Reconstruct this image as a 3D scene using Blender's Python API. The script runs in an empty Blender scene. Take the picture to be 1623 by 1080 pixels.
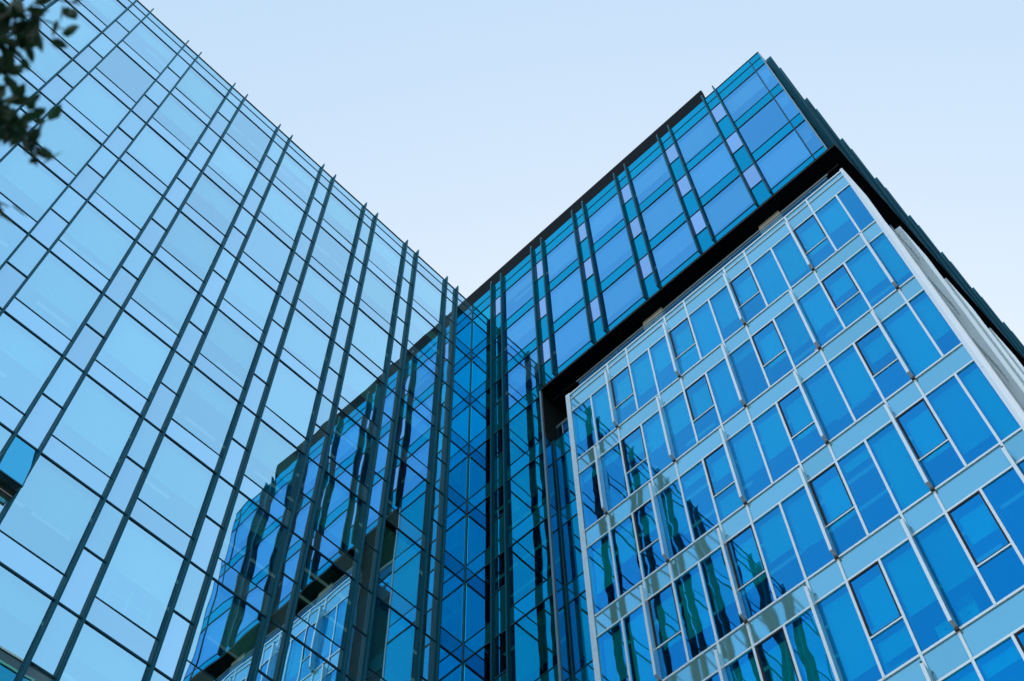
import bpy, math, random
from mathutils import Vector, Matrix, Euler
random.seed(7)
scene = bpy.context.scene
COL = scene.collection
S = 3.9                      # one storey in metres; facade code below works in storeys
H0 = 54.79                   # height of the topmost window head above the ground
P, N = 0.6802, 0.184         # left facade pitch and narrow bay, in storeys
PR, NR = 0.6808, 0.169       # the same on the right facade

# ------------------------------------------------------------------ camera
def cam_axes():
    a, b, c = (math.radians(v) for v in (42.3227, 62.1049, 1.8732))
    Rz = Matrix.Rotation(a, 3, 'Z'); Rx = Matrix.Rotation(b, 3, 'X'); Ry = Matrix.Rotation(c, 3, 'Y')
    return Rz @ Rx @ Ry
CR = cam_axes()
CPOS = Vector((5.0143 * S, -4.8008 * S, 1.6))
FPX = 1992.26
cd = bpy.data.cameras.new("camera"); cam = bpy.data.objects.new("camera", cd); COL.objects.link(cam)
right, fwd, up = CR.col[0], CR.col[1], CR.col[2]
M = Matrix((right, up, -fwd)).transposed().to_4x4(); M.translation = CPOS
cam.matrix_world = M
cd.sensor_width = 36.0; cd.lens = FPX / 1623 * 36.0
cd.clip_start = 0.1; cd.clip_end = 6000
cd.dof.use_dof = True; cd.dof.focus_distance = 46.0; cd.dof.aperture_fstop = 2.2
scene.camera = cam

def proj(w):
    q = w - CPOS
    d = q.dot(fwd)
    if d <= 0.1: return None
    return 811.5 + FPX * q.dot(right) / d, 540 - FPX * q.dot(up) / d
def in_frame(pts, m=6):
    uv = [proj(p) for p in pts]
    if any(p is None for p in uv): return False
    xs = [p[0] for p in uv]; ys = [p[1] for p in uv]
    return max(xs) > -m and min(xs) < 1623 + m and max(ys) > -m and min(ys) < 1080 + m

# ------------------------------------------------------------------ materials
def new_mat(name):
    m = bpy.data.materials.new(name); m.use_nodes = True
    nt = m.node_tree; nt.nodes.clear()
    return m, nt, nt.nodes.new('ShaderNodeOutputMaterial')
def nd(nt, t, **kw):
    n = nt.nodes.new(t)
    for k, v in kw.items():
        if k in n.inputs: n.inputs[k].default_value = v
        else: setattr(n, k, v)
    return n
def lk(nt, a, b): nt.links.new(a, b)
def rgba(c): return (c[0], c[1], c[2], 1.0)

def wave_normal(nt, dist, scale):
    """slow unevenness of a rolled pane: a gentle bump, different on every pane"""
    tc = nd(nt, 'ShaderNodeTexCoord'); oi = nd(nt, 'ShaderNodeObjectInfo')
    mul = nd(nt, 'ShaderNodeMath', operation='MULTIPLY'); mul.inputs[1].default_value = 73.0
    lk(nt, oi.outputs['Random'], mul.inputs[0])
    add = nd(nt, 'ShaderNodeVectorMath', operation='ADD')
    lk(nt, tc.outputs['Object'], add.inputs[0]); lk(nt, mul.outputs[0], add.inputs[1])
    no = nd(nt, 'ShaderNodeTexNoise'); no.inputs['Scale'].default_value = scale
    no.inputs['Detail'].default_value = 1.0; no.inputs['Roughness'].default_value = 0.35
    lk(nt, add.outputs[0], no.inputs['Vector'])
    bp = nd(nt, 'ShaderNodeBump'); bp.inputs['Strength'].default_value = 1.0; bp.inputs['Distance'].default_value = dist
    lk(nt, no.outputs['Fac'], bp.inputs['Height'])
    return bp.outputs['Normal']

def glass(name, tint, graze, behind, opaque, wave=0.006, wscale=0.55, power=3.2, rough=0.0):
    """coated facade glass: a tinted mirror added to what comes through the pane (or to an opaque backing)"""
    m, nt, out = new_mat(name)
    nrm = wave_normal(nt, wave, wscale)
    lw = nd(nt, 'ShaderNodeLayerWeight', Blend=0.5)
    pw = nd(nt, 'ShaderNodeMath', operation='POWER'); pw.inputs[1].default_value = power
    lk(nt, lw.outputs['Facing'], pw.inputs[0])
    mc = nd(nt, 'ShaderNodeMix', data_type='RGBA')
    mc.inputs[6].default_value = rgba(tint); mc.inputs[7].default_value = rgba(graze)
    lk(nt, pw.outputs[0], mc.inputs[0])
    oi = nd(nt, 'ShaderNodeObjectInfo'); vr = nd(nt, 'ShaderNodeMapRange')
    vr.inputs['To Min'].default_value = 0.93; vr.inputs['To Max'].default_value = 1.05
    lk(nt, oi.outputs['Random'], vr.inputs['Value'])
    sc_ = nd(nt, 'ShaderNodeVectorMath', operation='SCALE'); lk(nt, mc.outputs[2], sc_.inputs[0]); lk(nt, vr.outputs[0], sc_.inputs['Scale'])
    gl = nd(nt, 'ShaderNodeBsdfGlossy', Roughness=rough)
    lk(nt, sc_.outputs[0], gl.inputs['Color']); lk(nt, nrm, gl.inputs['Normal'])
    mb_ = nd(nt, 'ShaderNodeMix', data_type='RGBA')
    mb_.inputs[6].default_value = rgba(behind); mb_.inputs[7].default_value = (0, 0, 0, 1)
    lk(nt, pw.outputs[0], mb_.inputs[0])
    bk = nd(nt, 'ShaderNodeBsdfDiffuse' if opaque else 'ShaderNodeBsdfTransparent')
    lk(nt, mb_.outputs[2], bk.inputs['Color'])
    mx = nd(nt, 'ShaderNodeAddShader')
    lk(nt, bk.outputs[0], mx.inputs[0]); lk(nt, gl.outputs[0], mx.inputs[1])
    if opaque:
        lk(nt, mx.outputs[0], out.inputs['Surface'])
    else:
        ge = nd(nt, 'ShaderNodeNewGeometry')          # the inner face of the pane lets light straight through
        tr = nd(nt, 'ShaderNodeBsdfTransparent', Color=(1, 1, 1, 1))
        m2 = nd(nt, 'ShaderNodeMixShader'); lk(nt, ge.outputs['Backfacing'], m2.inputs[0])
        lk(nt, mx.outputs[0], m2.inputs[1]); lk(nt, tr.outputs[0], m2.inputs[2])
        lk(nt, m2.outputs[0], out.inputs['Surface'])
    return m

def plain(name, col, rough=0.5, metal=0.0, var=0.12, scale=3.0, spec=0.5, rv=0.08):
    m, nt, out = new_mat(name)
    b = nd(nt, 'ShaderNodeBsdfPrincipled', Roughness=rough, Metallic=metal)
    b.inputs['Specular IOR Level'].default_value = spec
    tc = nd(nt, 'ShaderNodeTexCoord')
    no = nd(nt, 'ShaderNodeTexNoise', Scale=scale, Detail=2.0)
    lk(nt, tc.outputs['Object'], no.inputs['Vector'])
    r = nd(nt, 'ShaderNodeMapRange'); r.inputs['To Min'].default_value = 1 - var; r.inputs['To Max'].default_value = 1 + var
    lk(nt, no.outputs['Fac'], r.inputs['Value'])
    v = nd(nt, 'ShaderNodeVectorMath', operation='SCALE'); v.inputs[0].default_value = col
    lk(nt, r.outputs[0], v.inputs['Scale']); lk(nt, v.outputs[0], b.inputs['Base Color'])
    r2 = nd(nt, 'ShaderNodeMapRange'); r2.inputs['To Min'].default_value = max(0.02, rough - rv); r2.inputs['To Max'].default_value = min(1, rough + rv)
    lk(nt, no.outputs['Fac'], r2.inputs['Value']); lk(nt, r2.outputs[0], b.inputs['Roughness'])
    lk(nt, b.outputs[0], out.inputs['Surface'])
    return m

G = {}
G['vision'] = glass('vision_glass', (0.41, 0.75, 0.91), (1.0, 1.0, 1.0), (0.18, 0.40, 0.36), False)
G['sash'] = glass('tilted_sash_sky_tint_glass', (0.05, 0.46, 0.74), (0.3, 0.8, 0.95), (0.10, 0.34, 0.32), False)  # deeper sky mirrored by the tilted pane, put into the tint
G['spandrel_pale'] = glass('pale_spandrel_glass', (0.42, 0.72, 0.92), (1.0, 1.0, 1.0), (0.05, 0.11, 0.11), True, 0.005)
G['panel_pale'] = glass('pale_panel_glass', (0.40, 0.73, 0.91), (1.0, 1.0, 1.0), (0.05, 0.11, 0.11), True, 0.005)
G['spandrel_teal'] = glass('teal_spandrel_glass', (0.0, 0.24, 0.50), (0.06, 0.7, 0.9), (0.0, 0.09, 0.11), True, 0.005)
G['panel_lilac'] = glass('lilac_panel_glass', (0.27, 0.47, 0.86), (0.7, 0.92, 1.0), (0.03, 0.06, 0.10), True, 0.005)
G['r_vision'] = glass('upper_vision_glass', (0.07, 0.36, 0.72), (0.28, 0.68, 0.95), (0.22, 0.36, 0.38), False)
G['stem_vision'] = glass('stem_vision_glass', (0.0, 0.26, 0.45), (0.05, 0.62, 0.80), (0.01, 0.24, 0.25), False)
G['corner_reflection_tint'] = glass('corner_reflection_tint_glass', (0.0, 0.47, 0.74), (0.10, 0.80, 0.92), (0.01, 0.28, 0.30), False)  # inner corner panes: tone of the doubled reflection put into the tint
G['b_vision'] = glass('annex_vision_glass', (0.0, 0.235, 0.60), (0.32, 0.98, 1.0), (0.03, 0.50, 0.50), False, 0.0048, 0.85)
G['b_spandrel'] = glass('annex_spandrel_glass', (0.14, 0.42, 0.63), (0.66, 0.9, 1.0), (0.13, 0.29, 0.27), True, 0.008, 0.6, 3.2, 0.03)
G['side'] = glass('dark_side_glass', (0.03, 0.22, 0.36), (0.12, 0.45, 0.58), (0.0, 0.04, 0.06), True, 0.004)
G['balu'] = glass('balustrade_glass', (0.0, 0.05, 0.12), (0.06, 0.25, 0.40), (0.30, 0.60, 0.72), False, 0.002)
G['fin'] = plain('dark_bronze_fin', (0.002, 0.085, 0.135), 0.5, 0.0, 0.10, 3.0, 0.04)
G['nose'] = plain('fin_nose_metal', (0.012, 0.120, 0.190), 0.45, 0.1, 0.10, 3.0, 0.08)
G['frame'] = plain('dark_frame_metal', (0.020, 0.100, 0.160), 0.5, 0.0, 0.12, 3.0, 0.08)
G['white'] = plain('white_aluminium', (0.95, 0.98, 0.99), 0.42, 0.75, 0.02, 0.6, 0.5, 0.02)
G['black'] = plain('black_gasket_and_shade', (0.004, 0.008, 0.016), 0.6)
G['soffit'] = plain('black_soffit_panel', (0.004, 0.007, 0.011), 0.7, 0.0, 0.3, 1.2, 0.06)
G['steel'] = plain('steel_rail', (0.24, 0.34, 0.40), 0.35, 0.6)
G['bolt'] = plain('weathered_bracket', (0.10, 0.10, 0.09), 0.6, 0.2)
G['cap'] = plain('pale_fin_cap', (0.80, 0.74, 0.66), 0.6)
G['blind'] = plain('roller_blind_fabric', (0.80, 0.84, 0.85), 0.9, 0.0, 0.05, 8.0)
G['ceiling'] = plain('ceiling_board', (0.55, 0.58, 0.60), 0.9)
G['core'] = plain('office_back_wall', (0.10, 0.12, 0.13), 0.9, 0.0, 0.35, 0.5)
G['concrete'] = plain('pale_concrete', (0.80, 0.94, 1.0), 0.5, 0.35, 0.05, 2.5)
G['pillar'] = plain('cream_render', (0.62, 0.60, 0.50), 0.9, 0.0, 0.10, 1.5)
G['dark'] = plain('dark_cladding', (0.018, 0.03, 0.034), 0.35, 0.2)
G['roof'] = plain('roof_membrane', (0.22, 0.22, 0.21), 0.9)
m_, nt_, out_ = new_mat('ceiling_lamp')
e_ = nd(nt_, 'ShaderNodeEmission', Color=(0.85, 0.95, 1.0, 1.0), Strength=0.07); lk(nt_, e_.outputs[0], out_.inputs['Surface'])
G['lamp'] = m_
G['blind_b'] = plain('grey_blind_fabric', (0.55, 0.62, 0.66), 0.9, 0.0, 0.05, 8.0)
def lamps(face, slab, u0, u1, z, rows, seed):
    rng = random.Random(seed); mb = MB()
    for d in rows:
        u = u0 + rng.uniform(0, .2)
        while u < u1 - .3:
            if rng.random() < .62: face.box(mb, u, u+.30, z-.004, z-.0005, d-.012, d+.012)
            u += .36
    mb.build('ceiling_light', G['lamp'], slab)
G['paper'] = plain('white_laminate', (0.78, 0.80, 0.78), 0.6)
G['chair'] = plain('grey_upholstery', (0.22, 0.30, 0.32), 0.9)

# ------------------------------------------------------------------ building blocks
WORLD = {}                                     # world origin of every object
def empty(name, loc, label, cat, group=None):
    o = bpy.data.objects.new(name, None); COL.objects.link(o)
    o.location = loc; WORLD[o] = Vector(loc); o.empty_display_size = 1.0
    o['label'] = label; o['category'] = cat
    if group: o['group'] = group
    return o
FACES = [(0, 3, 2, 1), (4, 5, 6, 7), (0, 1, 5, 4), (1, 2, 6, 5), (2, 3, 7, 6), (3, 0, 4, 7)]
class MB:
    def __init__(s): s.v = []; s.f = []
    def hexa(s, pts):
        b = len(s.v); s.v += [Vector(p) for p in pts]
        n = (s.v[b+1]-s.v[b]).cross(s.v[b+3]-s.v[b]).dot(s.v[b+4]-s.v[b])
        for f in FACES: s.f.append(tuple(b+i for i in (f if n > 0 else f[::-1])))
        return s
    def tube(s, a, b_, r, n=8, r2=None):
        a, b_ = Vector(a), Vector(b_); r2 = r if r2 is None else r2
        d = (b_ - a).normalized(); x = d.orthogonal().normalized(); y = d.cross(x)
        k = len(s.v)
        for p, rr in ((a, r), (b_, r2)):
            for i in range(n):
                t = 2*math.pi*i/n; s.v.append(p + (x*math.cos(t) + y*math.sin(t))*rr)
        for i in range(n):
            j = (i+1) % n; s.f.append((k+i, k+j, k+n+j, k+n+i))
        s.f.append(tuple(k+n-1-i for i in range(n))); s.f.append(tuple(k+n+i for i in range(n)))
        return s
    def build(s, name, mat, parent=None, kind=None, smooth=False, bevel=0.0):
        if not s.v: return None
        lo = Vector([min(v[i] for v in s.v) for i in range(3)]); hi = Vector([max(v[i] for v in s.v) for i in range(3)])
        c = (lo + hi) / 2
        me = bpy.data.meshes.new(name); me.from_pydata([v - c for v in s.v], [], s.f); me.update()
        me.materials.append(mat)
        if smooth:
            for p in me.polygons: p.use_smooth = True
        o = bpy.data.objects.new(name, me); COL.objects.link(o); WORLD[o] = c
        if parent: o.parent = parent; o.location = c - WORLD[parent]
        else: o.location = c
        if kind: o['kind'] = kind
        if bevel:
            md = o.modifiers.new('bevel', 'BEVEL'); md.width = bevel; md.segments = 1; md.limit_method = 'ANGLE'
        return o
class Face:
    """a vertical facade plane; u along it, d outwards, z in storeys below the topmost window head"""
    def __init__(s, o, u, n): s.o, s.u, s.n = Vector(o), Vector(u), Vector(n)
    def p(s, u, z, d): 
        w = s.o + s.u*(u*S) + s.n*(d*S); w.z = H0 + z*S; return w
    def pts(s, u0, u1, z0, z1, d0, d1):
        return [s.p(u0, z0, d0), s.p(u1, z0, d0), s.p(u1, z0, d1), s.p(u0, z0, d1),
                s.p(u0, z1, d0), s.p(u1, z1, d0), s.p(u1, z1, d1), s.p(u0, z1, d1)]
    def box(s, mb, *a): mb.hexa(s.pts(*a)); return mb
    def bx(s, name, mat, parent, *a, **k): return s.box(MB(), *a).build(name, mat, parent, **k)
BUCKET = {}
def piece(face, name, mat, parent, a, tilt=0.0, force=None):
    """one part if the photograph shows it, else gathered with the unseen rest of its kind"""
    pts = face.pts(*a)
    if in_frame(pts) if force is None else force:
        o = MB().hexa(pts).build(name, mat, parent)
        if tilt:
            o.rotation_euler = (random.gauss(0, tilt), random.gauss(0, tilt), random.gauss(0, tilt))
        return o
    BUCKET.setdefault((parent, name, mat.name), (MB(), mat))[0].hexa(pts)
    return None
def flush():
    for (parent, name, _), (mb, mat) in BUCKET.items():
        mb.build(name, mat, parent, kind='stuff')
    BUCKET.clear()

GZ = -H0 / S                                     # ground level in storeys
TR = 0.0075                                      # half height of a transom
TILT = 0.0016
def window(face, par, u0, u1, zt, zb, gl, blind_chance=0.85, bar=True, drop=None):
    w = piece(face, 'window', gl, par, (u0, u1, zb, zt, -0.005, 0.0), TILT)
    if w:
        if drop is None:
            drop = random.choice((0.28, 0.4, 0.55, 0.62, 0.7, 0.8, 1.0)) if random.random() < blind_chance else 0
        if drop:
            face.bx('blind', G['blind'] if random.random() < .7 else G['blind_b'], w, u0+0.012, u1-0.012, zt-0.02-(zt-zb-0.03)*drop, zt-0.02, -0.042, -0.040)
        if bar: face.bx('frame', G['frame'], w, u0, u1, zb-TR*0.8, zb, -0.004, 0.005)
    return w
def vent(face, par, u0, u1, zt, zb, gl, open_=0.0):
    """narrow upper light with its own sash frame"""
    w = piece(face, 'vent_window', gl, par, (u0+.006, u1-.006, zb+.008, zt-.010, -0.004, 0.001), TILT)
    if w:
        t = 0.006; mb = MB()
        face.box(mb, u0, u0+t, zb+.008, zt-.010, -0.004, 0.004); face.box(mb, u1-t, u1, zb+.008, zt-.010, -0.004, 0.004)
        face.box(mb, u0, u1, zb-.006, zb+.008, -0.004, 0.006)
        f = mb.build('frame', G['frame'], w)
        if open_:
            face.bx('frame', G['black'], w, u0, u1, zb, zt, -0.05, -0.045)  # black sheet painting the darkness of the open gap, not a frame
            hinge = face.p((u0+u1)/2, zt, 0)
            ax = face.u.normalized()
            R = Matrix.Translation(hinge) @ Matrix.Rotation(open_, 4, ax) @ Matrix.Translation(-hinge)
            w.location = (R @ WORLD[w]) - WORLD[par]
            w.rotation_euler = Matrix.Rotation(open_, 3, ax).to_euler()
    return w
def fin(face, par, u, z0, z1, depth=0.078, th=0.0085, cap=True, name='fin'):
    """vertical blade: a thin web carrying a slightly wider nose, a joint at every storey"""
    mb = MB()
    face.box(mb, u-th*0.6, u+th*0.6, z0, z1, 0.0, depth-0.009)
    zs = [z1]
    k = math.floor(z1) 
    while k > z0 + 0.05:
        if k < z1 - 0.05: zs.append(k)
        k -= 1
    zs.append(z0)
    o = mb.build(name, G['fin'], par)
    ns = MB()
    for a, b in zip(zs, zs[1:]):
        face.box(ns, u-th*0.85, u+th*0.85, b+0.003, a, depth-0.0089, depth)
    ns.build('nose', G['nose'], o)
    if cap:
        c = MB(); c.tube(face.p(u, z1, depth*0.75), face.p(u, z1+0.016, depth*0.75), 0.028, 8)
        c.build('cap', G['cap'], o)
    return o

# ------------------------------------------------------------------ setting: ground
def sheet(name, x0, x1, y0, y1, z0, z1, mat):
    mb = MB(); mb.hexa([(x0,y0,z0),(x1,y0,z0),(x1,y1,z0),(x0,y1,z0),(x0,y0,z1),(x1,y0,z1),(x1,y1,z1),(x0,y1,z1)])
    o = mb.build(name, mat); o['kind'] = 'structure'; return o
def paving(name, c1, c2, sx, sy):
    m, nt, out = new_mat(name)
    tc = nd(nt, 'ShaderNodeTexCoord'); mp = nd(nt, 'ShaderNodeMapping'); mp.inputs['Scale'].default_value = (sx, sy, 1)
    lk(nt, tc.outputs['Object'], mp.inputs['Vector'])
    br = nd(nt, 'ShaderNodeTexBrick', Color1=rgba(c1), Color2=rgba(c2), Mortar=(0.06, 0.06, 0.06, 1)); br.inputs['Scale'].default_value = 1.0
    br.inputs['Mortar Size'].default_value = 0.008
    lk(nt, mp.outputs[0], br.inputs['Vector'])
    b = nd(nt, 'ShaderNodeBsdfPrincipled', Roughness=0.85); lk(nt, br.outputs['Color'], b.inputs['Base Color'])
    lk(nt, b.outputs[0], out.inputs['Surface']); return m
ground = sheet('ground', -1500, 1500, -1500, 1500, -0.5, 0.0, plain('asphalt', (0.05, 0.05, 0.052), 0.9, 0, 0.3, 0.8))
plaza = sheet('pavement', -2, 44, -40, 2, 0.004, 0.12, paving('plaza_paving', (0.40, 0.40, 0.38), (0.46, 0.45, 0.43), 1.2, 1.2))

# ------------------------------------------------------------------ left wing
LF_ = Face((0, 0, 0), (0, -1, 0), (1, 0, 0))
left = empty('glass_tower', (-4, -14, 0), 'pale blue mirrored glass tower with paired dark fins, left of the inner corner', 'building')
LB0 = 0.2990
KL = 10
LEND = LB0 + P*(KL-1) + N + (P-N)
JB = int(-GZ)                                    # storeys down to the ground
def left_wing():
    f = LF_
    bounds = []                                  # (u0,u1,kind)
    bounds.append((0.010, LB0, 'w'))
    for k in range(KL):
        b = LB0 + P*k; bounds.append((b, b+N, 'n'))
        bounds.append((b+N, b+P, 'w'))
    for (u0, u1, kd) in bounds:
        # parapet and head strip
        piece(f, 'parapet_panel', G['panel_pale'], left, (u0, u1, 0.235, 0.40, -0.006, 0.0), TILT)
        piece(f, 'spandrel_panel', G['spandrel_pale'], left, (u0, u1, 0.0, 0.235, -0.006, 0.0), TILT)
        for j in range(JB):
            if kd == 'w':
                window(f, left, u0, u1, -j, -j-0.78, G['vision'] if u0 > .1 else G['corner_reflection_tint'])
                piece(f, 'spandrel_panel', G['spandrel_pale'] if u0 > .1 else G['spandrel_teal'], left, (u0, u1, -j-1, -j-0.78, -0.006, 0.0), TILT)  # corner bay: teal copy carries the tone of the doubled reflection
            else:
                op = 0.19 if (j == 7 and abs(u0-(LB0+P*5)) < .01) else 0.0
                vent(f, left, u0, u1, -j, -j-0.487, G['panel_pale'] if not op else G['sash'], op)
                piece(f, 'lower_panel', G['spandrel_pale'], left, (u0, u1, -j-1, -j-0.487-.006, -0.006, 0.0), TILT)
    for j in range(-0, JB+1):
        f.bx('transom', G['frame'], left, 0.010, LEND, -j-TR, -j+TR, -0.008, 0.007)
    f.bx('transom', G['frame'], left, 0.010, LEND, 0.229, 0.241, -0.008, 0.005)
    f.bx('coping', G['frame'], left, 0.0, LEND, 0.40, 0.412, -0.03, 0.008)
    for k in range(KL):
        b = LB0 + P*k
        for u in (b, b+N):
            fin(f, left, u, GZ+0.9, 0.465, 0.045)
    # floors, back wall, closing walls, roof
    for j in range(JB+1):
        sl = f.bx('floor_slab', G['ceiling'], left, 0.06, LEND, -j+0.015, -j+0.20, -1.55, -0.055)
        lamps(f, sl, 0.1, LEND, -j+.015, (-.20, -.42), 10+j)
    f.bx('core_wall', G['core'], left, 0.0, LEND, GZ, 0.20, -1.60, -1.552)
    f.bx('end_wall', G['core'], left, 0.012, 0.058, GZ, 0.20, -1.55, -0.012)
    f.bx('gable_wall', G['dark'], left, LEND, LEND+0.05, GZ, 0.40, -4.0, 0.0)
    f.bx('rear_wall', G['dark'], left, 0.0, LEND, GZ, 0.40, -4.0, -3.95)
    f.bx('roof', G['roof'], left, 0.0, LEND, 0.205, 0.235, -3.949, -0.03)
left_wing()

# ------------------------------------------------------------------ right wing: overhanging top and the slim stem below it
RF = Face((0, 0, 0), (1, 0, 0), (0, -1, 0))
RA0 = 0.3545
XE = 4.56
ZS = -2.868
XS = 0.985
right_ = empty('glass_block', (8, 6, 0), 'dark finned glass block whose top storeys overhang the white framed building on a black soffit', 'building')
def right_wing():
    f = RF
    bays = [(0.010, RA0, 'w')]
    for k in range(6):
        a = RA0 + PR*k
        bays.append((a, a+NR, 'n'))
        if k < 5: bays.append((a+NR, a+PR, 'w'))
    bays += [(RA0+PR*5+NR, 4.415, 'w'), (4.420, XE-0.012, 'e')]
    for (u0, u1, kd) in bays:
        piece(f, 'spandrel_panel', G['spandrel_teal'], right_, (u0, u1, 0.0, 0.245, -0.006, 0.0), TILT)
        piece(f, 'parapet_panel', G['spandrel_teal'], right_, (u0, u1, 0.245, 0.43, -0.006, 0.0), TILT)
        for j in range(3):
            if kd in 'we':
                zb = -j-0.775 if j < 2 else -2.755
                window(f, right_, u0, u1, -j, zb, G['r_vision'] if u0 > .1 else G['corner_reflection_tint'], 0.9, True, 0.35 if kd == 'e' and j else None)
                zn = -j-1 if j < 2 else ZS
                piece(f, 'spandrel_panel', G['spandrel_teal'], right_, (u0, u1, zn, zb-TR*0.8, -0.006, 0.0), TILT)
            else:
                vent(f, right_, u0, u1, -j, -j-0.453, G['panel_lilac'] if u0 > .5 or j == 0 else G['corner_reflection_tint'])
                zn = -j-1 if j < 2 else ZS
                piece(f, 'lower_panel', G['spandrel_teal'], right_, (u0, u1, zn, -j-0.459, -0.006, 0.0), TILT)
    for j in range(3):
        f.bx('transom', G['frame'], right_, 0.010, XE-0.012, -j-TR, -j+TR, -0.008, 0.006)
    f.bx('transom', G['frame'], right_, 0.010, XE-0.012, 0.240, 0.250, -0.008, 0.005)
    f.bx('mullion', G['frame'], right_, 4.412, 4.424, ZS, 0.43, -0.004, 0.008)
    for k in range(6):
        for u in (RA0+PR*k, RA0+PR*k+NR):
            low = ZS if u > XS else GZ+0.9
            fin(f, right_, u, low, 0.50, 0.044)
    f.bx('plant_screen', G['soffit'], right_, -0.35, RA0+PR*5+0.012, 0.434, 0.86, -0.06, -0.025)
    f.bx('coping', G['frame'], right_, RA0+PR*5+0.006, XE, 0.432, 0.445, -0.02, 0.006)
    f.bx('corner_trim', G['steel'], right_, XE-0.012, XE, ZS, 0.431, -0.03, 0.004)
    # stem below the overhang
    low = [(0.010, RA0, 'w'), (RA0, RA0+NR, 'n'), (RA0+NR, XS, 'w')]
    for (u0, u1, kd) in low:
        for j in range(3, JB):
            if kd == 'w':
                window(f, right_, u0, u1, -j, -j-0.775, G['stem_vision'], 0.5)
                piece(f, 'spandrel_panel', G['spandrel_teal'], right_, (u0, u1, -j-1, -j-0.775-TR*.8, -0.006, 0.0), TILT)
            else:
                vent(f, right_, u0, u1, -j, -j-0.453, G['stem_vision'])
                piece(f, 'lower_panel', G['spandrel_teal'], right_, (u0, u1, -j-1, -j-0.459, -0.006, 0.0), TILT)
        piece(f, 'spandrel_panel', G['spandrel_teal'], right_, (u0, u1, -3, ZS, -0.006, 0.0), TILT)
    for j in range(3, JB+1):
        f.bx('transom', G['frame'], right_, 0.010, XS, -j-TR, -j+TR, -0.008, 0.006)
    f.bx('corner_trim', G['steel'], right_, XS, XS+0.022, GZ, ZS-0.03, -0.02, 0.004)
    LF_.bx('corner_post', G['frame'], left, 0.0066, 0.0104, GZ, 0.40, -0.012, 0.0009)
    cp = f.bx('corner_post', G['frame'], right_, 0.001, 0.0098, GZ, 0.43, -0.008, 0.006)
    f.bx('cover_strip', G['steel'], cp, 0.0040, 0.0060, GZ, 0.43, 0.0062, 0.010)
    # recessed glazing between the stem and the white framed building
    rec = Face((0, 0.15*S, 0), (1, 0, 0), (0, -1, 0))
    ret = Face((XS*S, 0, 0), (0, 1, 0), (1, 0, 0))
    for j in range(4, JB):
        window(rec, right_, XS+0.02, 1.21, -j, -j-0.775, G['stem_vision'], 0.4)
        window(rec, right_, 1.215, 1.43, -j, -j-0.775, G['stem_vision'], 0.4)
        for a in ((XS+.02, 1.21), (1.215, 1.43)):
            piece(rec, 'spandrel_panel', G['spandrel_teal'], right_, (a[0], a[1], -j-1, -j-.775-TR*.8, -.006, 0), TILT)
        window(ret, right_, 0.022, 0.144, -j, -j-0.775, G['stem_vision'], 0.4)
        piece(ret, 'spandrel_panel', G['spandrel_teal'], right_, (0.022, 0.144, -j-1, -j-.775-TR*.8, -.006, 0), TILT)
        rec.bx('transom', G['frame'], right_, XS+0.012, 1.43, -j-TR, -j+TR, -0.006, 0.005)
    for a in ((XS+.02, 1.21), (1.215, 1.43)):
        piece(rec, 'spandrel_panel', G['spandrel_teal'], right_, (a[0], a[1], -4, -3.68, -.006, 0), TILT)
    piece(ret, 'spandrel_panel', G['spandrel_teal'], right_, (0.022, 0.144, -4, -3.68, -.006, 0), TILT)
    rec.bx('mullion', G['frame'], right_, XS+0.004, XS+0.02, GZ, -3.66, -0.006, 0.014)
    piece(ret, 'side_panel', G['dark'], right_, (0.022, 1.2, -3.66, ZS-.004, -.02, 0), 0)
    # terrace rail over the recess
    bal = rec.bx('balustrade', G['balu'], right_, XS+0.06, 1.40, -3.64, -3.47, -0.004, 0.0)
    mb = MB(); mb.tube(rec.p(XS+.06, -3.46, 0), rec.p(1.40, -3.46, 0), 0.03); mb.tube(rec.p(XS+.06, -3.50, .006), rec.p(1.40, -3.50, .006), 0.018)
    mb.tube(rec.p(XS+.13, -3.66, 0), rec.p(XS+.13, -3.46, 0), 0.025)
    mb.build('handrail', G['steel'], bal)
    # soffit of the overhang, edge trims, downlights
    m = MB(); m.hexa([(XS*S+.01, .004, H0+(ZS-.035)*S), (XE*S+.285, .004, H0+(ZS-.035)*S), (XE*S+.285, 7*S, H0+(ZS-.035)*S), (XS*S+.01, 7*S, H0+(ZS-.035)*S),
                      (XS*S+.01, .004, H0+ZS*S-.002), (XE*S+.285, .004, H0+ZS*S-.002), (XE*S+.285, 7*S, H0+ZS*S-.002), (XS*S+.01, 7*S, H0+ZS*S-.002)])
    so = m.build('soffit', G['soffit'], right_)
    m = MB()
    for i, yy in enumerate((0.16, 0.42, 0.75)):
        m.hexa([(XS*S+.1, yy*S, H0+(ZS-.042)*S), (XE*S-.06, yy*S, H0+(ZS-.042)*S), (XE*S-.06, yy*S+.05, H0+(ZS-.042)*S), (XS*S+.1, yy*S+.05, H0+(ZS-.042)*S),
                (XS*S+.1, yy*S, H0+(ZS-.0355)*S), (XE*S-.06, yy*S, H0+(ZS-.0355)*S), (XE*S-.06, yy*S+.05, H0+(ZS-.0355)*S), (XS*S+.1, yy*S+.05, H0+(ZS-.0355)*S)])
    m.build('joint_strip', G['bolt'], so)
    f.bx('edge_trim', G['bolt'], right_, XS, XE+0.072, ZS-0.04, ZS-0.031, 0.0, 0.006)
    # right hand face of the overhang
    sd = Face((XE*S, 0, 0), (0, 1, 0), (1, 0, 0))
    for j in range(3):
        zb = -j-1 if j < 2 else ZS
        sd.bx('side_glazing', G['side'], right_, 0.03, 7.0, zb, -j, -0.02, 0.0)
        sd.bx('transom', G['frame'], right_, 0.03, 7.0, -j-TR, -j+TR, -0.01, 0.006)
    sd.bx('side_glazing', G['side'], right_, 0.03, 7.0, 0.01, 0.40, -0.02, 0.0)
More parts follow.
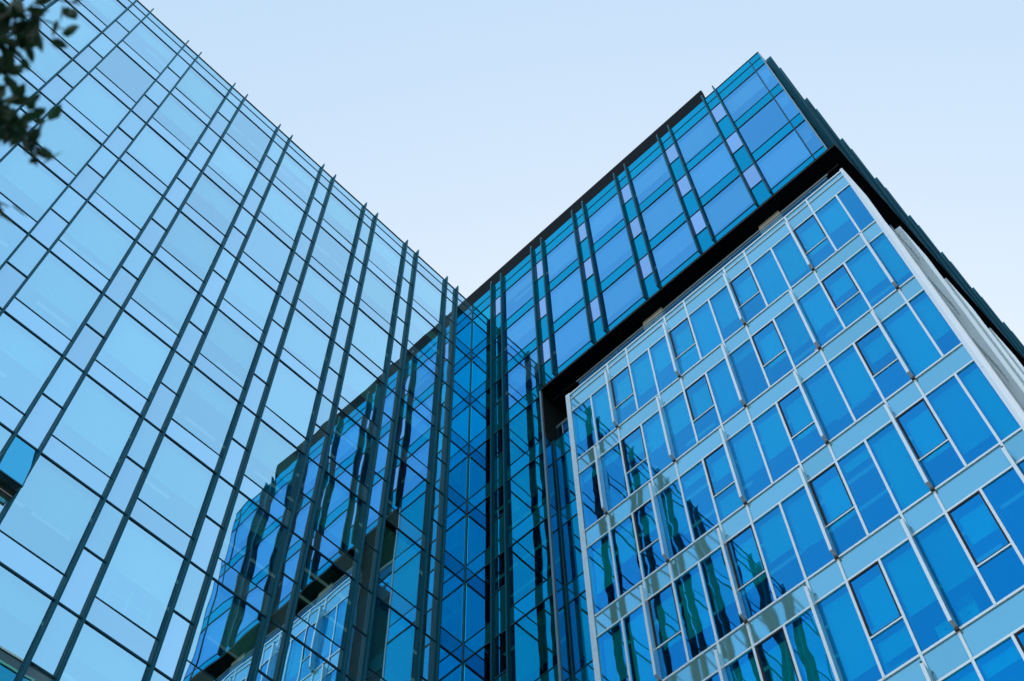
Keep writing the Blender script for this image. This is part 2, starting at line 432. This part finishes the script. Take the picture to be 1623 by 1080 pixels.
    for k in range(10):
        for u in (0.160+P*k, 0.160+P*k+N):
            fin(sd, right_, u, ZS, 0.50, 0.068, cap=False)
    # floors and backing
    for j in range(-0, JB+1):
        x1 = XE-0.03 if j <= 2 else XS-.02
        sl = f.bx('floor_slab', G['ceiling'], right_, 0.06, x1, -j+0.015, -j+0.20, -1.2, -0.055)
        lamps(f, sl, 0.1, x1, -j+.015, (-.18, -.40), 40+j)
    f.bx('core_wall', G['core'], right_, 0.02, XE-.03, ZS, 0.20, -1.25, -1.202)
    f.bx('core_wall', G['core'], right_, 0.02, XS-.01, GZ, ZS, -1.25, -1.202)
    f.bx('end_wall', G['core'], right_, 0.012, 0.058, GZ, 0.20, -1.20, -0.012)
    f.bx('roof', G['roof'], right_, 0.0, XE-.02, 0.205, 0.235, -6.95, -0.03)
    f.bx('rear_wall', G['dark'], right_, 0.0, XE, ZS, 0.43, -7.05, -7.0)
    f.bx('inner_wall', G['core'], right_, XS-.03, XS-.008, GZ, -3.66, -1.2, -0.155)
right_wing()

# ------------------------------------------------------------------ white framed building under the overhang
D2 = 0.1146
BF = Face((0, -D2*S, 0), (1, 0, 0), (0, -1, 0))
X2, M2, Z2, SP = 1.4521, 0.2278, -3.9627, 0.2156
XR = 4.552
annex = empty('office_building', (11.7, 2, 0), 'bright blue office building with thin white frames and short white fins under the overhang', 'building')
FINS = {0: (2, 5, 8, 11), 1: (1, 4, 7, 10, 13), 2: (3, 6, 9, 12)}
OPEN = {0: (2, 5, 8, 11), 1: (2, 5, 8, 11), 2: (2, 5, 8, 11)}
HW = 0.0080                                     # half width of a white bar
def annex_build():
    f = BF
    xs = [X2 + M2*n for n in range(14)] + [XR]
    rows = int((Z2 - GZ))
    f.bx('coping', G['white'], annex, X2-.04, XR+.02, -3.672, -3.650, -0.06, 0.008)
    f.bx('transom', G['white'], annex, X2, XR, -3.757, -3.745, -0.006, 0.007)
    def joints(r):                               # columns whose bar runs through the spandrel under row r
        return set(FINS[r % 3]) | set(FINS[(r+1) % 3])
    def spandrels(zt, zb, js, mat=G['b_spandrel'], nm='spandrel_panel'):
        cut = [0] + sorted(j for j in js if 0 < j < 14) + [14]
        for a, b in zip(cut, cut[1:]):
            piece(f, nm, mat, annex, (xs[a], xs[b], zb, zt, -0.005, 0.0), 0.0009)
    spandrels(-3.745, Z2, joints(-1))
    spandrels(-3.672, -3.757, joints(-1), G['b_spandrel'], 'parapet_panel')
    for r in range(rows):
        zt = Z2 - r; zb = zt - (1 - SP)
        f.bx('transom', G['white'], annex, X2, XR, zt-HW, zt+HW, -0.006, 0.008)
        f.bx('transom', G['white'], annex, X2, XR, zb-HW, zb+HW, -0.006, 0.008)
        spandrels(zb, zt-1, joints(r))
        for n in range(14):
            u0, u1 = xs[n], xs[n+1]
            if n in OPEN[r % 3]:
                zm = zt - 0.487
                w = piece(f, 'opening_window', G['b_vision'], annex, (u0+.020, u1-.018, zm+.014, zt-.02, -0.006, 0.002), 0.0014)
                if w:
                    mb = MB(); t = .013
                    f.box(mb, u0+.008, u0+.0205, zm+.006, zt-.008, -.006, 0.006); f.box(mb, u1-.0185, u1-.008, zm+.006, zt-.008, -.006, 0.006)
                    f.box(mb, u0+.0205, u1-.0185, zt-.021, zt-.008, -.006, 0.006); f.box(mb, u0+.0205, u1-.0185, zm+.006, zm+.0145, -.006, 0.005)
                    mb.build('frame', G['black'], w)
                    dr = random.choice((0.55, 0.8, 1.0, 1.0))
                    f.bx('blind', G['blind'], w, u0+.03, u1-.03, zt-.03-(0.45)*dr, zt-.05, -.05, -.048)
                window(f, annex, u0, u1, zm, zb, G['b_vision'], 0.15, False)
                f.bx('sill_bar', G['white'], annex, u0+.006, u1-.006, zm-.006, zm+.006, -.004, 0.007)
            else:
                dr = random.choice((0, .12, .5, .62, .66, .7, .8, .96))
                if (r, n) in ((4, 9), (4, 10), (2, 7)): dr = .60
                w = window(f, annex, u0, u1, zt, zb, G['b_vision'], 0.85, False, dr)
                if (r, n) == (1, 9) and w:
                    f.bx('notice', G['paper'], w, u1-.040, u1-.012, zb+.012, zb+.045, .0005, .0025)
    for n in range(1, 14):
        u = xs[n]
        for r in range(rows):
            zt = Z2 - r; zb = zt - (1 - SP)
            lo = zt - 1 if n in joints(r) else zb
            piece(f, 'mullion', G['white'], annex, (u-HW, u+HW, lo, zt, -.006, 0.0095))
            if n in FINS[r % 3]:
                a = f.pts(u-.009, u+.009, zb+.02, zt+.11, 0.0097, 0.058)
                if in_frame(a):
                    mb = MB(); f.box(mb, u-.010, u+.010, zb+.035, zt+.075, 0.0097, 0.056)
                    # slanted ends
                    mb.hexa([f.p(u-.010, zt+.075, .0097), f.p(u+.010, zt+.075, .0097), f.p(u+.010, zt+.075, .056), f.p(u-.010, zt+.075, .056),
                             f.p(u-.010, zt+.080, .0097), f.p(u+.010, zt+.080, .0097), f.p(u+.010, zt+.112, .056), f.p(u-.010, zt+.112, .056)])
                    mb.hexa([f.p(u-.010, zb+.004, .0097), f.p(u+.010, zb+.004, .0097), f.p(u+.010, zb+.030, .056), f.p(u-.010, zb+.030, .056),
                             f.p(u-.010, zb+.035, .0097), f.p(u+.010, zb+.035, .0097), f.p(u+.010, zb+.035, .056), f.p(u-.010, zb+.035, .056)])
                    fo = mb.build('fin', G['white'], annex)
                    b = MB(); f.box(b, u-.012, u+.012, zb-.012, zb+.004, 0.0097, 0.024); 
                    b.build('bracket', G['bolt'], fo)
                    f.bx('tip', G['bolt'], fo, u-.006, u+.006, zt+.1122, zt+.128, 0.040, 0.054)
    for r in range(-1, 0):
        for n in sorted(joints(-1)):
            piece(f, 'mullion', G['white'], annex, (xs[n]-HW, xs[n]+HW, Z2, -3.672, -.006, .0095))
    # corner columns in storey-high lengths
    for (u0, u1, y1) in ((X2-.052, X2-.004, 0.05), (XR, XR+.026, 0.34)):
        z = -3.64
        first = True
        while z > GZ:
            nz = max(GZ, (Z2 - SP*0.55 - math.floor((-3.64 - z) + 0.5) - (0 if first else 1)) if not first else Z2 + SP*0.9)
            nz = min(nz, z-0.05)
            f.bx('corner_column', G['white'], annex, u0, u1, nz+0.0025, z, -y1, 0.012)
            z = nz; first = False
            if z < -10: f.bx('corner_column', G['white'], annex, u0, u1, GZ, z, -y1, 0.012); break
    # left flank, right flank with piers, balcony rails
    lf = Face(((X2-.052)*S, 0, 0), (0, 1, 0), (-1, 0, 0))
    lf.bx('side_wall', G['dark'], annex, -D2+.05, 1.2, GZ, -3.66, -0.04, -0.004)
    rf = Face((XR*S, 0, 0), (0, 1, 0), (1, 0, 0))
    for r in range(0, 7):
        zt = Z2 + .20 - r
        rf.bx('side_wall', G['white'], annex, 0.23, 6.9, zt-1+.012, zt if r else -3.66, -0.05, 0.0)
    for k in range(9):
        y0 = 0.64 + 0.69*k
        pr_ = rf.bx('pier', G['concrete'], annex, y0, y0+0.40, -7.9, -3.66, 0.002, 0.066)
        if k < 6:
            for r in range(0, 4):
                zt = -4.32 - r
                mb = MB()
                for q in range(4):
                    zz = zt + 0.065*q
                    mb.tube(rf.p(y0-.30, zz, 0.032), rf.p(y0-.004, zz, 0.032), 0.009, 6)
                mb.tube(rf.p(y0-.30, zt-.03, .032), rf.p(y0-.30, zt+.22, .032), .012, 6)
                mb.build('balcony_rail', G['steel'], annex)
    # roof terrace: balustrade, pillars carrying the overhang
    m = MB(); m.hexa([(X2*S-.15, -D2*S+.2, H0-3.70*S), (XR*S, -D2*S+.2, H0-3.70*S), (XR*S, 6.9*S, H0-3.70*S), (X2*S-.15, 6.9*S, H0-3.70*S),
                      (X2*S-.15, -D2*S+.2, H0-3.675*S), (XR*S, -D2*S+.2, H0-3.675*S), (XR*S, 6.9*S, H0-3.675*S), (X2*S-.15, 6.9*S, H0-3.675*S)])
    m.build('roof', G['roof'], annex)
    rl = Face((0, -0.045*S, 0), (1, 0, 0), (0, -1, 0))
    u0, u1 = X2+.06, XR-.13
    bal = rl.bx('balustrade', G['balu'], annex, u0, u1, -3.67, -3.425, -0.003, 0.0)
    mb = MB(); mb.tube(rl.p(u0-.02, -3.39, .003), rl.p(u1+.02, -3.39, .003), 0.028, 8); mb.tube(rl.p(u0, -3.42, -.002), rl.p(u1, -3.42, -.002), 0.018, 8)
    mb.build('handrail', G['steel'], bal)
    u = u0 + .02
    while u < u1:
        mb = MB(); rl.box(mb, u-.004, u+.004, -3.675, -3.40, -.012, -.003); mb.build('post', G['steel'], bal); u += M2*1.98
    for (a, b) in ((2.222, 2.456), (3.641, 3.875)):
        m = MB(); z0, z1 = H0-3.675*S, H0+(ZS-.036)*S
        m.hexa([(a*S, .137*S, z0), (b*S, .137*S, z0), (b*S, .217*S, z0), (a*S, .217*S, z0), (a*S, .137*S, z1), (b*S, .137*S, z1), (b*S, .217*S, z1), (a*S, .217*S, z1)])
        m.build('pillar', G['pillar'], annex)
    m = MB(); y0 = 1.1*S
    m.hexa([(XS*S+.1, y0, H0-3.675*S), (XE*S-2.0, y0, H0-3.675*S), (XE*S-2.0, y0+.3, H0-3.675*S), (XS*S+.1, y0+.3, H0-3.675*S),
            (XS*S+.1, y0, H0+(ZS-.036)*S), (XE*S-2.0, y0, H0+(ZS-.036)*S), (XE*S-2.0, y0+.3, H0+(ZS-.036)*S), (XS*S+.1, y0+.3, H0+(ZS-.036)*S)])
    m.build('core_wall', G['soffit'], annex)
    for r in range(-0, rows+1):
        sl = f.bx('floor_slab', G['ceiling'], annex, X2+.02, XR-.02, Z2-r+.02, Z2-r+SP-.02, -1.2, -0.06)
        lamps(f, sl, X2+.05, XR-.05, Z2-r+.02, (-.20, -.42), 70+r)
    f.bx('core_wall', G['core'], annex, X2, XR, GZ, Z2+.1, -1.25, -1.202)
annex_build()

# ------------------------------------------------------------------ things standing behind the panes, and the building opposite
def slab_of(zb): return zb - 0.018
def thing(name, loc, label, cat, group=None): return empty(name, loc, label, cat, group)
def cabinet(u0, u1, top, floor, label, mat='paper'):
    f = BF; o = thing('cabinet', f.p((u0+u1)/2, floor, -.12), label, 'cabinet')
    f.bx('carcass', G[mat], o, u0, u1, floor, top-.008, -.15, -.085)
    f.bx('top', G[mat], o, u0-.004, u1+.004, top-.008, top, -.154, -.081)
    h = MB(); f.box(h, (u0+u1)/2-.01, (u0+u1)/2+.01, top-.05, top-.045, -.085, -.080); h.build('handle', G['steel'], o)
R5 = Z2-5+SP-.02
cabinet(3.268, 3.40, -8.53, R5, 'white cabinet seen low behind glass, left of the two paired desks')
cabinet(3.60, 3.70, -8.555, R5, 'pale cabinet behind the glass close to a white fin, left of a monitor')
cabinet(3.745, 3.85, -8.55, R5, 'pale cabinet behind the glass directly under a computer monitor')
mo = thing('monitor', BF.p(3.80, -8.55, -.11), 'computer monitor on a pale cabinet behind glass near the lower right corner', 'monitor')
BF.bx('screen', G['chair'], mo, 3.755, 3.845, -8.52, -8.43, -.115, -.108)
BF.bx('foot', G['black'], mo, 3.79, 3.81, -8.549, -8.521, -.118, -.112)
ch = thing('office_chair', BF.p(4.03, R5, -.15), 'round backed grey office chair behind glass near the lower right corner', 'chair')
mb = MB()
for i in range(8):                                # curved back shell
    a0, a1 = math.radians(20+17.5*i), math.radians(20+17.5*(i+1))
    mb.hexa([BF.p(4.03-.07*math.cos(a0), -8.62, -.155-.02*math.sin(a0)), BF.p(4.03-.07*math.cos(a1), -8.62, -.155-.02*math.sin(a1)), BF.p(4.03-.07*math.cos(a1), -8.62, -.148-.02*math.sin(a1)), BF.p(4.03-.07*math.cos(a0), -8.62, -.148-.02*math.sin(a0)),
             BF.p(4.03-.07*math.cos(a0), -8.60+.05*math.sin(a0), -.155-.02*math.sin(a0)), BF.p(4.03-.07*math.cos(a1), -8.60+.05*math.sin(a1), -.155-.02*math.sin(a1)), BF.p(4.03-.07*math.cos(a1), -8.60+.05*math.sin(a1), -.148-.02*math.sin(a1)), BF.p(4.03-.07*math.cos(a0), -8.60+.05*math.sin(a0), -.148-.02*math.sin(a0))])
mb.build('backrest', G['paper'], ch)
BF.bx('seat', G['chair'], ch, 3.97, 4.09, -8.66, -8.635, -.16, -.10)
mb = MB(); mb.tube(BF.p(4.03, -8.66, -.13), BF.p(4.03, R5+.012, -.13), .03); mb.build('column', G['steel'], ch)
mb = MB()
for i in range(5):
    t = i*2*math.pi/5; mb.tube(BF.p(4.03, R5+.012, -.13), BF.p(4.03+.07*math.cos(t), R5+.004, -.13+.06*math.sin(t)), .02)
mb.build('base', G['steel'], ch)
G['purple'] = plain('purple_fabric', (0.42, 0.20, 0.62), 0.9)
for (u0, u1, lab) in ((3.03, 3.20, 'purple desk screen behind glass, the larger left one of a pair'), (3.225, 3.33, 'purple desk screen behind glass, the smaller right one of a pair')):
    o = thing('desk_screen', BF.p((u0+u1)/2, -6.765, -.1), lab, 'desk screen')
    BF.bx('panel', G['purple'], o, u0, u1, -6.755, -6.57, -.105, -.098)
    BF.bx('foot', G['steel'], o, u0+.02, u0+.03, -6.766, -6.755, -.12, -.085); BF.bx('foot', G['steel'], o, u1-.03, u1-.02, -6.766, -6.755, -.12, -.085)
wb = thing('whiteboard', LF_.p(4.71, -3.80, -.15), 'white display board on legs behind the tower glass, below hanging leaves', 'whiteboard')
LF_.bx('board', G['paper'], wb, 4.63, 4.80, -3.56, -3.12, -.13, -.12)
LF_.bx('frame', G['steel'], wb, 4.622, 4.808, -3.575, -3.561, -.132, -.118)
for u in (4.65, 4.78):
    mb = MB(); mb.tube(LF_.p(u, -3.58, -.125), LF_.p(u, -3.797, -.125), .015); mb.build('leg', G['steel'], wb)
sh = thing('shelf_rack', LF_.p(2.75, -7.80, -.1), 'white open rack of crossed bars behind the lowest left tower glass', 'rack')
for u in (2.60, 2.76, 2.90):
    mb = MB(); mb.tube(LF_.p(u, -7.798, -.09), LF_.p(u, -7.38, -.09), .022); mb.build('upright', G['paper'], sh)
for z in (-7.55, -7.74):
    mb = MB(); mb.tube(LF_.p(2.56, z, -.098), LF_.p(2.94, z, -.098), .020); mb.build('rail', G['paper'], sh)

opp = empty('apartment_building', (8*S+6, -4.2*S, 0), 'dark building mirrored in the lowest panes of the bottom left corner', 'building')
OF = Face((8*S, -0.25*S, 0), (0, -1, 0), (-1, 0, 0))
G['opp'] = plain('dark_render', (0.016, 0.030, 0.045), 0.9)
G['green'] = plain('green_window_frame', (0.02, 0.16, 0.12), 0.5)
OF.bx('wall', G['opp'], opp, 0, 7.5, GZ, -0.40, -3.0, 0)
OF.bx('roof', G['roof'], opp, -.02, 7.52, -0.40, -0.36, -3.02, .02)
mbf = MB(); mbg = MB()
for r in range(0, 8):
    for c in range(8):
        u = .25 + .9*c; z = -1.15 - r
        OF.box(mbg, u, u+.5, z, z+.55, .004, .008)
        for q in ((u-.03, u, z-.03, z+.58), (u+.5, u+.53, z-.03, z+.58), (u, u+.5, z+.55, z+.58), (u, u+.5, z-.03, z)):
            OF.box(mbf, *q, .002, .02)
mbg.build('window', G['side'], opp, kind='stuff'); mbf.build('window_frame', G['green'], opp, kind='stuff')

# ------------------------------------------------------------------ tree at the left edge
def tree():
    base = CPOS + Vector((-5.3, -3.4, 0)); base.z = 0.0
    t = empty('broadleaf_tree', base, 'dark leafy tree whose out of focus branch tips hang into the upper left corner', 'tree')
    rng = random.Random(3)
    tr = MB()
    pts = [Vector((0, 0, 0)), Vector((.05, .05, 1.6)), Vector((-.05, .1, 3.2)), Vector((.05, .15, 4.8)), Vector((.0, .2, 6.4)), Vector((.1, .2, 8.2))]
    rad = [.17, .14, .12, .10, .07, .03]
    for a, b, r0, r1 in zip(pts, pts[1:], rad, rad[1:]): tr.tube(base+a, base+b, r0, 10, r1)
    tr.build('trunk', plain('bark', (0.09, 0.07, 0.05), 0.95, 0, 0.3, 12), t, smooth=True)
    lm, nt, out = new_mat('leaf')
    b = nd(nt, 'ShaderNodeBsdfPrincipled', Roughness=0.55)
    ge = nd(nt, 'ShaderNodeObjectInfo')
    tc = nd(nt, 'ShaderNodeTexCoord'); no = nd(nt, 'ShaderNodeTexNoise', Scale=1.7, Detail=3.0); lk(nt, tc.outputs['Object'], no.inputs['Vector'])
    mc = nd(nt, 'ShaderNodeMix', data_type='RGBA'); mc.inputs[6].default_value = (0.005, 0.022, 0.014, 1); mc.inputs[7].default_value = (0.014, 0.065, 0.026, 1)
    lk(nt, no.outputs['Fac'], mc.inputs[0]); lk(nt, mc.outputs[2], b.inputs['Base Color'])
    tl = nd(nt, 'ShaderNodeBsdfTranslucent', Color=(0.04, 0.14, 0.04, 1)); mx = nd(nt, 'ShaderNodeMixShader'); mx.inputs[0].default_value = 0.22
    lk(nt, b.outputs[0], mx.inputs[1]); lk(nt, tl.outputs[0], mx.inputs[2]); lk(nt, mx.outputs[0], out.inputs['Surface'])
    limbs = MB(); crown = MB()
    def leaf(p, size, d=None):
        d = (d or Vector((rng.gauss(0, 1), rng.gauss(0, 1), rng.gauss(-.4, .6)))).normalized()
        s = d.cross(Vector((rng.gauss(0, 1), rng.gauss(0, 1), rng.gauss(0, 1)))).normalized()
        n = d.cross(s)
        k = len(crown.v)
        w = size*0.30
        ctr = [p, p+d*size*.3-n*size*.03, p+d*size*.65-n*size*.05, p+d*size]
        crown.v += [ctr[0], ctr[1]+s*w*.85+n*w*.25, ctr[2]+s*w*.75+n*w*.2, ctr[3], ctr[2]-s*w*.75+n*w*.2, ctr[1]-s*w*.85+n*w*.25, ctr[1], ctr[2]]
        crown.f += [(k, k+6, k+1), (k+1, k+6, k+7, k+2), (k+2, k+7, k+3), (k, k+5, k+6), (k+5, k+4, k+7, k+6), (k+4, k+3, k+7)]
    def ray(u, v): return (right*((u-811.5)/FPX) + fwd - up*((v-540)/FPX)).normalized()
    # twigs that reach over the street: (root, tip, leaves)
    tips = [((-120, 20), (40, 25), 15), ((-60, 10), (95, 40), 4), ((-20, -20), (128, 8), 4), ((-100, 60), (35, 75), 8), ((-90, 110), (22, 118), 7),
            ((-120, 150), (35, 168), 8), ((-130, 195), (20, 200), 13), ((-60, 190), (62, 206), 7), ((-20, 195), (68, 248), 5), ((-50, 318), (14, 328), 2)]
    for (r0, t0, nl) in tips:
        dist = rng.uniform(5.0, 5.5)
        a = CPOS + ray(*r0)*dist; b_ = CPOS + ray(*t0)*dist
        mid = (a+b_)/2 + Vector((0, 0, rng.uniform(.02, .06)))
        st = base + pts[4] + Vector((rng.uniform(-.1, .1), rng.uniform(-.1, .1), rng.uniform(-1.2, .8)))
        limbs.tube(st, a, .030, 7, .009); limbs.tube(a, mid, .008, 6, .006); limbs.tube(mid, b_, .006, 6, .003)
        nl = int(nl*2.3)
        for i in range(nl):
            q = (i+.6)/nl; p = b_.lerp(mid if nl < 8 else a.lerp(mid, .6), (1-q)*0.55)
            p = p + Vector((rng.gauss(0, .026), rng.gauss(0, .026), rng.gauss(0, .026)))
            leaf(p, rng.uniform(.060, .105))
    # the rest of the crown: limbs, twigs and leaves that grow clear of the picture
    def clear(p, m=60):
        uv = proj(p)
        return not (uv and -m < uv[0] < 1623+m and -m < uv[1] < 1080+m)
    for i in range(30):
        th = i*2.39996; z = 3.2 + 4.6*(i/30.0)
        ln = (2.5 - 1.3*(i/30.0))*rng.uniform(.8, 1.1)
        a = base + pts[0].lerp(pts[5], z/8.4); a.z = z
        e = a + Vector((ln*math.cos(th), ln*math.sin(th), ln*rng.uniform(.35, .75)))
        if not (clear(e, 120) and clear(a.lerp(e, .6), 80)): continue
        m = a.lerp(e, .5) + Vector((0, 0, .12))
        limbs.tube(a, m, .034, 7, .022); limbs.tube(m, e, .022, 7, .008)
        for k in range(11):
            w_ = .3 + .7*k/10; q = m.lerp(e, (w_-.5)*2) if w_ > .5 else a.lerp(m, w_*2)
            d = Vector((rng.gauss(0, 1), rng.gauss(0, 1), rng.gauss(.1, .7))).normalized()*rng.uniform(.35, .75)
            if not clear(q+d, 90): continue
            limbs.tube(q, q+d, .006, 5, .003)
            for n in range(20):
                leaf(q + d*rng.uniform(.2, 1.05) + Vector((rng.gauss(0, .06), rng.gauss(0, .06), rng.gauss(0, .06))), rng.uniform(.06, .10))
    # leave out limbs that would cross the view
    limbs.build('branch', bpy.data.materials['bark'], t)
    crown.build('crown', lm, t)
tree()
flush()

# ------------------------------------------------------------------ light
SUN_EL, SUN_AZ = math.radians(31), math.radians(36)       # azimuth measured from +Y towards -X
sd = Vector((-math.sin(SUN_AZ)*math.cos(SUN_EL), math.cos(SUN_AZ)*math.cos(SUN_EL), math.sin(SUN_EL)))
L = bpy.data.lights.new('sun', 'SUN'); L.energy = 2.5; L.angle = math.radians(0.5); L.color = (1.0, 0.95, 0.88)
so = bpy.data.objects.new('sun', L); COL.objects.link(so); so.location = (0, 0, 120)
so.rotation_euler = sd.to_track_quat('Z', 'Y').to_euler()
W = bpy.data.worlds.new("World"); scene.world = W; W.use_nodes = True
nt = W.node_tree; nt.nodes.clear()
out = nt.nodes.new('ShaderNodeOutputWorld'); bg = nt.nodes.new('ShaderNodeBackground'); sky = nt.nodes.new('ShaderNodeTexSky')
sky.sky_type = 'NISHITA'; sky.sun_disc = False; sky.sun_elevation = SUN_EL; sky.sun_rotation = -SUN_AZ
sky.altitude = 0; sky.air_density = 1.0; sky.dust_density = 1.0; sky.ozone_density = 1.0
bg.inputs['Strength'].default_value = 0.12
# a thin high haze: evens out the sky and pales it
sep = nt.nodes.new('ShaderNodeSeparateColor'); com = nt.nodes.new('ShaderNodeCombineColor')
nt.links.new(sky.outputs[0], sep.inputs[0])
for i, (g, k) in enumerate(((0.54, 2.02), (0.37, 2.32), (0.18, 2.92))):
    p_ = nt.nodes.new('ShaderNodeMath'); p_.operation = 'POWER'; p_.inputs[1].default_value = g
    m_ = nt.nodes.new('ShaderNodeMath'); m_.operation = 'MULTIPLY'; m_.inputs[1].default_value = k
    nt.links.new(sep.outputs[i], p_.inputs[0]); nt.links.new(p_.outputs[0], m_.inputs[0]); nt.links.new(m_.outputs[0], com.inputs[i])
# extra horizon glow, out of view, added to brighten the white frames
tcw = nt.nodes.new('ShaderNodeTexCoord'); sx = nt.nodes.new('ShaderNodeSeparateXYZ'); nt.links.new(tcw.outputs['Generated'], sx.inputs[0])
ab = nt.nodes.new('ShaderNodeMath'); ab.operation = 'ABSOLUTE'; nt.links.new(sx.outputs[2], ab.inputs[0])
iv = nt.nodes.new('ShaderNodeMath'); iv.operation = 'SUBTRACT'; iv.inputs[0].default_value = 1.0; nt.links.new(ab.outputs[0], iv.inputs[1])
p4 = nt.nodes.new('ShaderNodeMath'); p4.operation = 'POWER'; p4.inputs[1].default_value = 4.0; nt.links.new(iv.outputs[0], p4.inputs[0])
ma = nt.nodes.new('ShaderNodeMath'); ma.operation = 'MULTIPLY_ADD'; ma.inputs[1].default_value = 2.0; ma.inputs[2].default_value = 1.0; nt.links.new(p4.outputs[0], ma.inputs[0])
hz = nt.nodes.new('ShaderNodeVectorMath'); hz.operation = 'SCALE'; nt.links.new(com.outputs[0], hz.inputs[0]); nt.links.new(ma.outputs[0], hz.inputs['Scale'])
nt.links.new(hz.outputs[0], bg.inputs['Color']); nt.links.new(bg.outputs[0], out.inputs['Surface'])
vs = scene.view_settings; vs.view_transform = 'Standard'; vs.look = 'None'; vs.gamma = 1.0; vs.exposure = 1.2
scene.cycles.max_bounces = 10; scene.cycles.glossy_bounces = 5; scene.cycles.transparent_max_bounces = 16; scene.cycles.diffuse_bounces = 3
scene.cycles.caustics_reflective = False; scene.cycles.caustics_refractive = False
